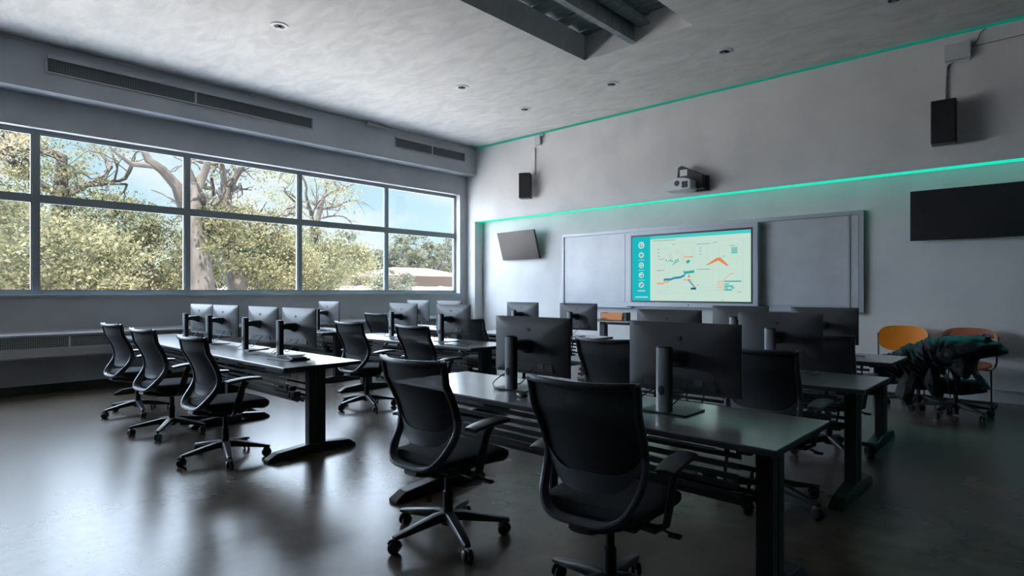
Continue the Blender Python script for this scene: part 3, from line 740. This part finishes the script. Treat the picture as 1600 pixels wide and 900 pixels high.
    MB().sweep([(0, -.262, .415), (0, -.22, .40), (0, -.14, .385)], [(.05, .02), (.055, .022), (.06, .02)], 10, power=3).build('spine_link', M['black'], r)
    # arms
    for s in (-1, 1):
        a = MB().sweep([(s*.10, -.02, .385), (s*.22, -.03, .385), (s*.262, -.03, .41), (s*.272, -.015, .50), (s*.278, .01, .60), (s*.290, .03, .645)],
                       [(.022, .012), (.024, .012), (.026, .012), (.028, .012), (.024, .011), (.028, .012)], 10, up=(s, 0, .01), power=3).build('armrest', M['black'], r)
        MB().grid(lambda u, q: (s*.292+(u*2-1)*(.044-.008*abs(q*2-1)**3), -.125+.27*q, .662-.012*(q*2-1)**2-.006*(u*2-1)**2+(.012*q)), 8, 12, .020).build('arm_pad', M['yoke'], a, True, .004)
    return r
ch0 = make_chair()
chairs = [
 (-2.45, 2.11, 2, 'foreground office chair fully in view, left of the pair at the nearest desk'),
 (-1.41, 2.12, 7, 'largest foreground office chair, its base cropped by the bottom edge'),
 (-4.90, 1.88, 2, 'office chair at the aisle end of the three-chair left row'),
 (-6.18, 1.88, 6, 'middle office chair of the three at the left front row'),
 (-7.42, 1.92, 6, 'leftmost office chair, near the window wall heater'),
 (-5.88, 3.83, 4, 'office chair left of the pair at the left-block second-row desk'),
 (-4.78, 3.88, 3, 'office chair right of the pair at the left-block second-row desk'),
 (-2.45, 3.85, 2, 'office chair between the two foreground monitors, at the middle right-hand desk'),
 (-1.36, 3.87, 0, 'office chair at the right end of the middle right-hand desk'),
 (-7.85, 5.50, 6, 'far office chair in front of the heater, left of the second-row monitor pair'),
 (-5.48, 5.30, 4, 'far office chair partly hidden behind the right monitor of the second-row pair'),
 (-4.98, 5.55, 60, 'far office chair turned sideways, only its armrest showing by the nearest right monitor'),
 (-1.42, 5.38, 0, 'dark office chair at the farthest right-hand desk, mostly hidden by monitors'),
]
for i, (x, y, a, l) in enumerate(chairs):
    c_ = ch0 if i == 0 else copy_tree(ch0)
    c_.location = (x, y, 0); c_.rotation_euler = (0, 0, R(a)); c_['label'] = l
def spin_base(chair, deg):
    for ch in chair.children:
        if ch.name.startswith('star_base'): ch.rotation_euler = (0, 0, R(deg))
allch = [o for o in scene.objects if o.name.startswith('office_chair')]
spins = [48, 30, 56, 36, 66, 55, 40, 20, 52, 10, 30, 50, 20]
for c_, s_, (x, y, a, l) in zip(sorted(allch, key=lambda o: o.name), spins, chairs): spin_base(c_, s_-a)

# two office chairs by the wall, buried under a black cloth
for x, y, a, s_, l in ((-.84, 7.90, 96, 8, 'office chair by the right wall under the black cloth heap'), (-1.22, 8.20, 85, 40, 'second cloth-covered office chair, nearer the far right desk')):
    c_ = copy_tree(ch0); c_.location = (x, y, 0); c_.rotation_euler = (0, 0, R(a)); c_['label'] = l; spin_base(c_, s_)
    c_['group'] = 'office chairs under the cloth'
    for ch in c_.children:
        if not ch.name.startswith('star_base'): ch.location.z -= .115 if x > -1 else .14       # gas lift lowered

# ------------------------------------------------------------------ orange chairs
def shell_chair(x, y, rz, m, label):
    r = thing('side_chair', label, 'chair', (x, y, 0), rz)
    def back(a, q):
        u, v = a*2-1, q*2-1
        # squircle outline
        k = max(abs(u), abs(v)); n = (abs(u)**3.2+abs(v)**3.2)**(1/3.2)
        if n > 0: u, v = u*k/n, v*k/n
        return (u*.265*(1+.04*v), .20+.05*(1-u*u)-.0+.035*v, .735+v*.160)
    MB().grid(back, 20, 14, .012).build('backrest', m, r)
    def seat(a, q):
        u, v = a*2-1, q*2-1; k = max(abs(u), abs(v)); n = (abs(u)**4+abs(v)**4)**(1/4)
        if n > 0: u, v = u*k/n, v*k/n
        return (u*.235, v*.22-.03, .455+.02*u*u+.02*max(0, v)**2-.02*max(0, -v)**3)
    MB().grid(seat, 18, 16, .022).build('seat', m, r)
    f = MB()
    for s in (-1, 1):
        f.tube([(s*.272, .21, .80), (s*.268, .20, .70), (s*.262, .17, .50), (s*.25, .12, .445), (s*.245, -.15, .44), (s*.25, -.20, .43), (s*.255, -.235, .36), (s*.26, -.25, .04), (s*.26, -.23, .012), (s*.26, -.18, .010), (s*.26, .25, .010)], .010)
    f.tube([(-.26, .25, .010), (.26, .25, .010)], .010)
    f.tube([(-.245, -.1, .435), (.245, -.1, .435)], .009)
    f.build('frame', M['dark_metal'], r)
shell_chair(-1.48, 8.72, R(4), M['orange'], 'bright orange plastic side chair against the wall by the far right desk')
shell_chair(-.83, 8.74, R(-2), M['rust'], 'rust-red plastic side chair behind the black cloth heap')

# ------------------------------------------------------------------ black cloth heap
def cloth():
    m = MB()
    def interp(x, t):
        for (a, p), (b, q) in zip(t, t[1:]):
            if x <= b: k = (x-a)/(b-a); k = k*k*(3-2*k); return p+(q-p)*k
        return t[-1][1]
    TOP = [(-1.62, .60), (-1.45, .66), (-1.22, .76), (-1.0, .845), (-.80, .875), (-.62, .90), (-.48, .86), (-.40, .76)]
    BOT = [(-1.62, .54), (-1.5, .40), (-1.38, .34), (-1.28, .42), (-1.18, .30), (-1.08, .36), (-.98, .44), (-.85, .52), (-.70, .62), (-.50, .66), (-.40, .70)]
    def fn(a, q):
        x = -1.62+1.22*a; th = 2*PI*q; t_, b_ = interp(x, TOP), interp(x, BOT)
        k = math.sin(PI*min(1, max(0, a*1.0)))**.35
        yc = 7.72+.10*a; c_, s_ = math.cos(th), math.sin(th)
        ry, rz_ = .24*k+.01, (t_-b_)/2*k+.01; zc = (t_+b_)/2
        y = yc-ry*s_*(1 if s_ > 0 else .8); z = zc+rz_*(abs(c_)**.8)*(1 if c_ > 0 else -1)
        g_ = 1-a                                   # folds run diagonally down to the left
        w_ = noise.noise(Vector((x*1.5, z*1.5, 3)))*.35
        f = abs(noise.noise(Vector(((x*.55+z*.9+w_)*13, (x-z)*2.2, 1.3+y))))
        f2 = abs(noise.noise(Vector(((x+z*.35+w_)*22, z*3.2, 8+y))))
        d = (.10*(f-.25)+.06*(f2-.2))*k
        return (x+d*.3, y-d*s_*1.0, z+d*c_*.6)
    m.grid(fn, 170, 130)
    def tail(pts, seed):
        P = [Vector(p) for p in pts]
        m.grid(lambda a, q: (lambda i, t: (P[i].lerp(P[i+1], t)+Vector(((math.cos(2*PI*q))*.075*math.sin(PI*min(1, a*.9+.1))**.6*(1+.9*noise.noise(Vector((q*6 % 6, a*2.5, seed)))), math.sin(2*PI*q)*.055*(1+.9*noise.noise(Vector((q*6 % 6, a*2.5, seed+4)))), 0))))(min(int(a*(len(P)-1)), len(P)-2), a*(len(P)-1)-min(int(a*(len(P)-1)), len(P)-2)), 24, 26)
    tail([(-1.15, 7.62, .55), (-1.20, 7.55, .38), (-1.24, 7.52, .20), (-1.20, 7.50, .12)], 1)
    tail([(-1.02, 7.64, .55), (-1.02, 7.56, .40), (-.98, 7.54, .28), (-.93, 7.54, .20)], 2)
    tail([(-1.36, 7.66, .52), (-1.42, 7.60, .40), (-1.42, 7.58, .30)], 3)
    tail([(-.78, 7.62, .72), (-.76, 7.56, .55), (-.72, 7.56, .44)], 4)
    for x in (-.93, -.86): m.tube([(x, 7.60, .60), (x-.01, 7.54, .40), (x+.015, 7.53, .25)], .006, 6)
    return m.build('black_cloth', M['cloth'])
tag(cloth(), 'heap of crumpled black cloth draped over the chairs by the right wall', 'cloth')

# ------------------------------------------------------------------ things on the desks
o = MB().box((0, 0, .006), (.34, .20, .012)).build('notebook_computer', M['black'], None, False, .003)
tag(o, 'thin black tablet lying flat at the aisle end of the front left desk', 'tablet'); o.location = (-4.93, 2.42, .7455); o.rotation_euler = (0, 0, R(8))
o = MB().box((0, 0, .008), (.22, .13, .016), top=(.94, .9)).build('phone_case', M['black_soft'], None, False, .004)
tag(o, 'small black case resting on top of the tablet', 'case'); o.location = (-4.86, 2.46, .7455+.012); o.rotation_euler = (0, 0, R(-14))
o = MB().grid(lambda a, q: (.03*math.sin(2*PI*q)*math.sin(PI*a), .055*math.cos(PI*a)*1, .012+.014*math.sin(PI*a)*math.cos(2*PI*q)), 14, 14).build('computer_mouse', M['black'])
tag(o, 'small black mouse beside the left foreground monitor', 'mouse'); o.location = (-2.22, 2.46, .7455); o.rotation_euler = (0, 0, R(60))
cable([(-4.80, 4.40, .749), (-4.95, 4.62, .749), (-5.2, 4.58, .749), (-5.33, 4.52, .749)], .003, 'thin cable curving over the second-row desk')
cable([(-1.52, 6.02, .705+.045), (-1.45, 6.1, .775), (-1.38, 6.0, .765), (-1.30, 6.03, .75)], .004, 'loose dark cable on the farthest right-hand desk')
cable([(-1.36, 4.55, .75), (-1.30, 4.6, .765), (-1.24, 4.52, .76), (-1.30, 4.46, .75), (-1.38, 4.5, .75)], .003, 'small coil of cable on the middle right-hand desk')
cable([(-5.48, 2.40, .749), (-5.62, 2.36, .76), (-5.58, 2.52, .79), (-5.42, 2.60, .80), (-5.40, 2.50, .752), (-5.2, 2.44, .752)], .004, 'tangled dark cables around the aisle-end monitor post')
for x, y, a, l in ((-7.0, 6.05, 20, 'white sheet of paper on the far desk by the corner pier'), (-6.85, 6.18, -15, 'overlapping white paper right of the far monitor pair')):
    o = MB().b(-.15, .15, -.105, .105, 0, .002).build('paper_sheet', M['paper'], None, False); o.location = (x, y, .7455+(.003 if a < 0 else 0)); o.rotation_euler = (0, 0, R(a)); tag(o, l, 'paper')

# ------------------------------------------------------------------ outdoors
struct('ground', MB().b(-420, -10.0, -180, 420, -.9, -.5), M['bounce_ground'])
rs = np.random.RandomState(7)
def leaves(blobs, size, seed):
    """blobs: (centre, radii, count); returns a quad mesh of small leaf sprays gathered in clumps"""
    g = np.random.RandomState(seed); V_ = []; 
    for c_, rad, n in blobs:
        n = int(n*1.9); nc = max(8, n//60); d = g.normal(size=(nc, 3)); d /= np.linalg.norm(d, axis=1)[:, None]
        rr = g.uniform(.35, 1, nc)[:, None]**.6
        cc = np.array(c_)+d*rr*np.array(rad)
        cs_ = g.uniform(.10, .22, nc)*np.mean(rad)
        k = g.randint(0, nc, n)
        p = cc[k]+g.normal(size=(n, 3))*cs_[k][:, None]*np.array([1, 1, .6])
        V_.append(p)
    P = np.concatenate(V_); n = len(P)
    a = g.normal(size=(n, 3)); a /= np.linalg.norm(a, axis=1)[:, None]
    b = np.cross(a, g.normal(size=(n, 3))); b /= np.linalg.norm(b, axis=1)[:, None]
    s = size*.74*g.uniform(.5, 1.3, n)[:, None]
    a = a*s; b = b*s*.6
    q = np.stack([P-a, P-b, P+a, P+b], 1).reshape(-1, 3)
    me = bpy.data.meshes.new('foliage'); me.vertices.add(4*n); me.vertices.foreach_set('co', q.ravel())
    me.loops.add(4*n); me.loops.foreach_set('vertex_index', np.arange(4*n)); me.polygons.add(n)
    me.polygons.foreach_set('loop_start', np.arange(0, 4*n, 4)); me.polygons.foreach_set('loop_total', np.full(n, 4)); me.update(calc_edges=True); me.validate()
    return me
def limb(m, p0, d, L, r_, depth, g, spread=.75, up=.25):
    pts = [p0.copy()]; p = p0.copy(); k = 5
    for i in range(k):
        d = (d+Vector(g.normal(size=3))*.16+Vector((0, 0, up*.12))).normalized(); p = p+d*L/k; pts.append(p.copy())
    m.sweep(pts, [(r_*(1-.5*i/k), r_*(1-.5*i/k)) for i in range(k+1)], 6, up=(.3, .9, .2))
    ends = [(pts[-1], r_*.5)]
    if depth > 0:
        for j in range(3 if depth > 1 else 3):
            q = pts[2+j % 3 if j < 2 else -1]; dd = (d+Vector(g.normal(size=3))*spread).normalized()
            ends += limb(m, q, dd, L*g.uniform(.55, .8), r_*.55, depth-1, g, spread, up)
    return ends
def tree(name, label, trunk, blobs, leaf, size, seed, depth=3, L=2.4, cat='tree', extra=None):
    x, y = trunk[0][0], trunk[0][1]
    r = thing(name, label, cat, (x, y, -.5), 0, 'trees seen through the windows')
    O = Vector((x, y, -.5)); g = np.random.RandomState(seed); m = MB()
    pts = [Vector(p[:3])-O for p in trunk]; rad = [p[3] for p in trunk]
    m.sweep(pts, [(q, q) for q in rad], 10, up=(.2, .9, .1))
    for i in range(len(pts)-3 if len(pts) > 4 else len(pts)-2, len(pts)):
        for j in range(2 if depth else 0):
            d = Vector((g.normal()*.7, g.normal()*.9, abs(g.normal())*.6+.35)).normalized()
            limb(m, pts[i], d, L, rad[i]*.6, depth-1, g)
    if extra:
        for e in extra: m.sweep([Vector(p[:3])-O for p in e], [(p[3], p[3]) for p in e], 8, up=(.2, .9, .1))
    m.build('trunk', M['bark'], r)
    if blobs:
        me = leaves([((b[0]-x, b[1]-y, b[2]+.5), b[3:6], b[6]) for b in blobs], size, seed); me.materials.append(M[leaf])
        o = bpy.data.objects.new('foliage', me); scene.collection.objects.link(o); o.parent = r
    return r
K = lambda u: {0: .1037}.get(u)
# big pale-trunked oak in the third window, with the bare crooked limb to its left
tree('oak_tree', 'large oak with a pale leaning trunk and bare crooked limb', [(-22, 7.75, -.5, .50), (-22, 7.7, 1.0, .42), (-22, 7.55, 2.6, .36), (-22, 7.35, 3.9, .32), (-22, 7.45, 4.9, .20), (-22, 7.8, 5.7, .12), (-22, 8.0, 6.8, .05)],
     [(-22, 8.3, 3.0, 1.6, 1.2, 1.3, 1500), (-22.3, 7.6, 4.6, .8, .5, .7, 250)], 'leaf', .085, 11, 0, 1.6,
     extra=[[(-22, 7.45, 3.3, .26), (-22, 7.1, 4.1, .22), (-22, 6.85, 4.9, .19), (-22, 6.4, 5.4, .16), (-22, 6.0, 5.65, .13), (-22, 5.7, 6.3, .09), (-22, 5.6, 6.7, .04)], [(-22, 7.5, 4.8, .13), (-22, 7.2, 5.6, .09), (-22, 7.35, 6.6, .04)], [(-22, 6.2, 5.5, .10), (-22, 5.5, 5.45, .08), (-22, 5.0, 5.8, .04), (-22, 4.7, 6.2, .02)]])
tree('oak_tree', 'tall dark-trunked oak forking high in the third window', [(-24, 9.75, -.5, .42), (-24, 9.65, 1.5, .36), (-24, 9.4, 3.0, .33), (-24, 9.2, 4.6, .27), (-24, 9.15, 5.4, .22)],
     [(-24, 9.6, 4.0, 1.5, 2.0, 1.1, 3200), (-23.5, 11.2, 2.6, 1.6, 1.7, 1.4, 3200), (-24, 9.5, 6.6, 1.8, 2.4, 1.0, 900)], 'leaf_light', .085, 12, 4, 1.9,
     extra=[[(-24, 9.5, 2.8, .25), (-24, 10.2, 3.3, .2), (-24, 10.7, 3.6, .12)]])
tree('oak_tree', 'broad leafy tree filling the left window with dark upper branches', [(-25, 4.05, -.5, .38), (-25, 4.1, 2.5, .32), (-25, 4.15, 4.6, .24), (-25, 4.2, 6.0, .15)],
     [(-24, 3.6, 2.6, 2.0, 2.2, 1.6, 4200), (-24, 5.6, 3.2, 2.0, 1.8, 1.5, 3800), (-25, 4.0, 5.0, 2, 1.9, 1.1, 1800), (-25, 4.2, 6.8, 1.8, 2.4, 1.0, 700)], 'leaf', .085, 13, 4, 2.2)
tree('maple_tree', 'golden-leaved tree at the far left of the windows', [(-18, 1.3, -.5, .25), (-18, 1.35, 2.5, .2), (-18, 1.4, 4.2, .14), (-18, 1.5, 5.4, .08)],
     [(-18, 1.7, 4.4, 1.2, 1.1, 1.0, 800), (-18, 1.4, 5.6, 1.0, 1.0, .6, 250)], 'leaf_gold', .06, 14, 4, 1.5)
tree('oak_tree', 'leafy tree with thin bare top twigs in the fourth window', [(-28, 15.3, -.5, .36), (-28, 15.2, 2.5, .28), (-28, 15.1, 4.4, .2), (-28, 15.6, 6.2, .12)],
     [(-28, 14.6, 3.2, 2.0, 1.8, 1.6, 3600), (-28, 16.6, 2.7, 2.0, 1.7, 1.4, 3200), (-28, 15, 6.3, 2, 2.3, 1.6, 900)], 'leaf_light', .095, 15, 4, 2.2)
# lower leafy bushes in front of and between the trunks
bush = [(-20, 2.2, 2.0, 2.0, 1.6, 3400, 'leaf_light', 'pale leafy bush at the lower left window corner'), (-21, 4.0, 1.7, 1.9, 1.5, 3400, 'leaf_light', 'pale leafy bush right of the first window post'), (-24, 6.5, 1.9, 1.7, 1.7, 3000, 'leaf', 'olive bush left of the pale oak trunk'),
        (-27, 8.9, 1.9, 1.4, 1.6, 2600, 'leaf', 'olive bush between the two oak trunks'), (-25, 11.6, 1.7, 2.0, 1.7, 4200, 'leaf_light', 'full pale bush at the third window post'), (-26, 14.0, 1.7, 1.4, 1.5, 2600, 'leaf', 'olive bush right of the third window post'),
        (-40, 28.5, 1.4, 2.2, 1.6, 1700, 'leaf_far', 'hazy shrub left of the tile-roofed house'), (-26, .6, 2.4, 2.4, 2.0, 2600, 'leaf', 'darker bush at the left edge of the windows')]
for i, (x, y, z, ry, rz_, n, lf, l) in enumerate(bush):
    r = thing('leafy_bush', l, 'bush', (x, y, -.5), 0, 'bushes beyond the windows')
    me = leaves([((0, 0, z+.85), (1.5, ry, rz_*.95), n), ((0, .3, z+.1), (1.3, ry*.7, rz_*.6), n//5)], .09 if x > -30 else .14, 40+i); me.materials.append(M[lf])
    o = bpy.data.objects.new('foliage', me); scene.collection.objects.link(o); o.parent = r
    MB().tube([(0, 0, 0), (.1, .1, .9), (0, .3, z)], .10, 6).tube([(0, 0, .2), (-.2, -.4, 1.2), (0, -.7, z+.2)], .06, 6).build('stem', M['bark'], r)
# distant wood
g = np.random.RandomState(3)
for i in range(15):
    X = -95-g.uniform(0, 25); Y = abs(X)*(.40+.042*i); h = 17-3.0*(i % 3 == 1)+g.uniform(-1, 1.5); h *= .92 if i > 8 else .75
    r = thing('distant_tree', 'hazy rounded tree of the distant wood behind the tile-roofed house', 'tree', (X, Y, -.5), 0, 'distant wood')
    me = leaves([((0, 0, h*.55), (4, 5, h*.45), 900), ((0, -2, h*.3), (4, 5, h*.3), 500)], .55, 80+i); me.materials.append(M['leaf_far'])
    o = bpy.data.objects.new('foliage', me); scene.collection.objects.link(o); o.parent = r
    MB().tube([(0, 0, 0), (0, .2, h*.7)], .35, 6).build('trunk', M['bark'], r)
# houses
def house(x, y, L, D, h, roof, label, nwin=4):
    r = thing('house', label, 'house', (x, y, -.5), 0)
    MB().b(-D/2, D/2, -L/2, L/2, 0, h).build('wall', M['stucco'], r, False)
    e = .6
    vs = [(-D/2-e, -L/2-e, h), (D/2+e, -L/2-e, h), (D/2+e, L/2+e, h), (-D/2-e, L/2+e, h), (0, -L/2+D/2, h+roof), (0, L/2-D/2, h+roof)]
    MB().add(vs, [(0, 1, 4), (1, 2, 5, 4), (2, 3, 5), (3, 0, 4, 5), (3, 2, 1, 0)]).build('roof', M['tile'], r, False)
    for k in range(nwin):
        yy_ = -L/2+L*(k+.5)/nwin; wv = MB().b(D/2, D/2+.06, yy_-.55, yy_+.55, 1.0, 2.5).build('window', M['pale_wall'], r, False)
        MB().b(D/2+.06, D/2+.09, yy_-.42, yy_+.42, 1.15, 2.35).build('pane', M['house_dark'], wv, False)
house(-62, 47.0, 13.5, 8, 3.7, 1.2, 'low salmon house with hipped tile roof in the right-hand windows')
house(-60, 37.5, 5.5, 7, 3.4, .7, 'smaller flat-roofed salmon wing left of the tile-roofed house', 2)
house(-58, 12.0, 16, 7, 2.9, .8, 'salmon house glimpsed through the bushes in the second window')
r = thing('garden_wall', 'long low pale wall along the foot of the trees outside', 'wall', (-50, 20, -.5))
MB().b(-.12, .12, -28, 32, 0, 2.25).build('panel', M['pale_wall'], r, False)
MB().b(-.17, .17, -28, 32, 2.25, 2.33).build('coping', M['pale_wall'], r, False)
for k in range(13): MB().b(-.2, .2, -28+k*5-.15, -28+k*5+.15, 0, 2.42).build('pier', M['pale_wall'], r, False)
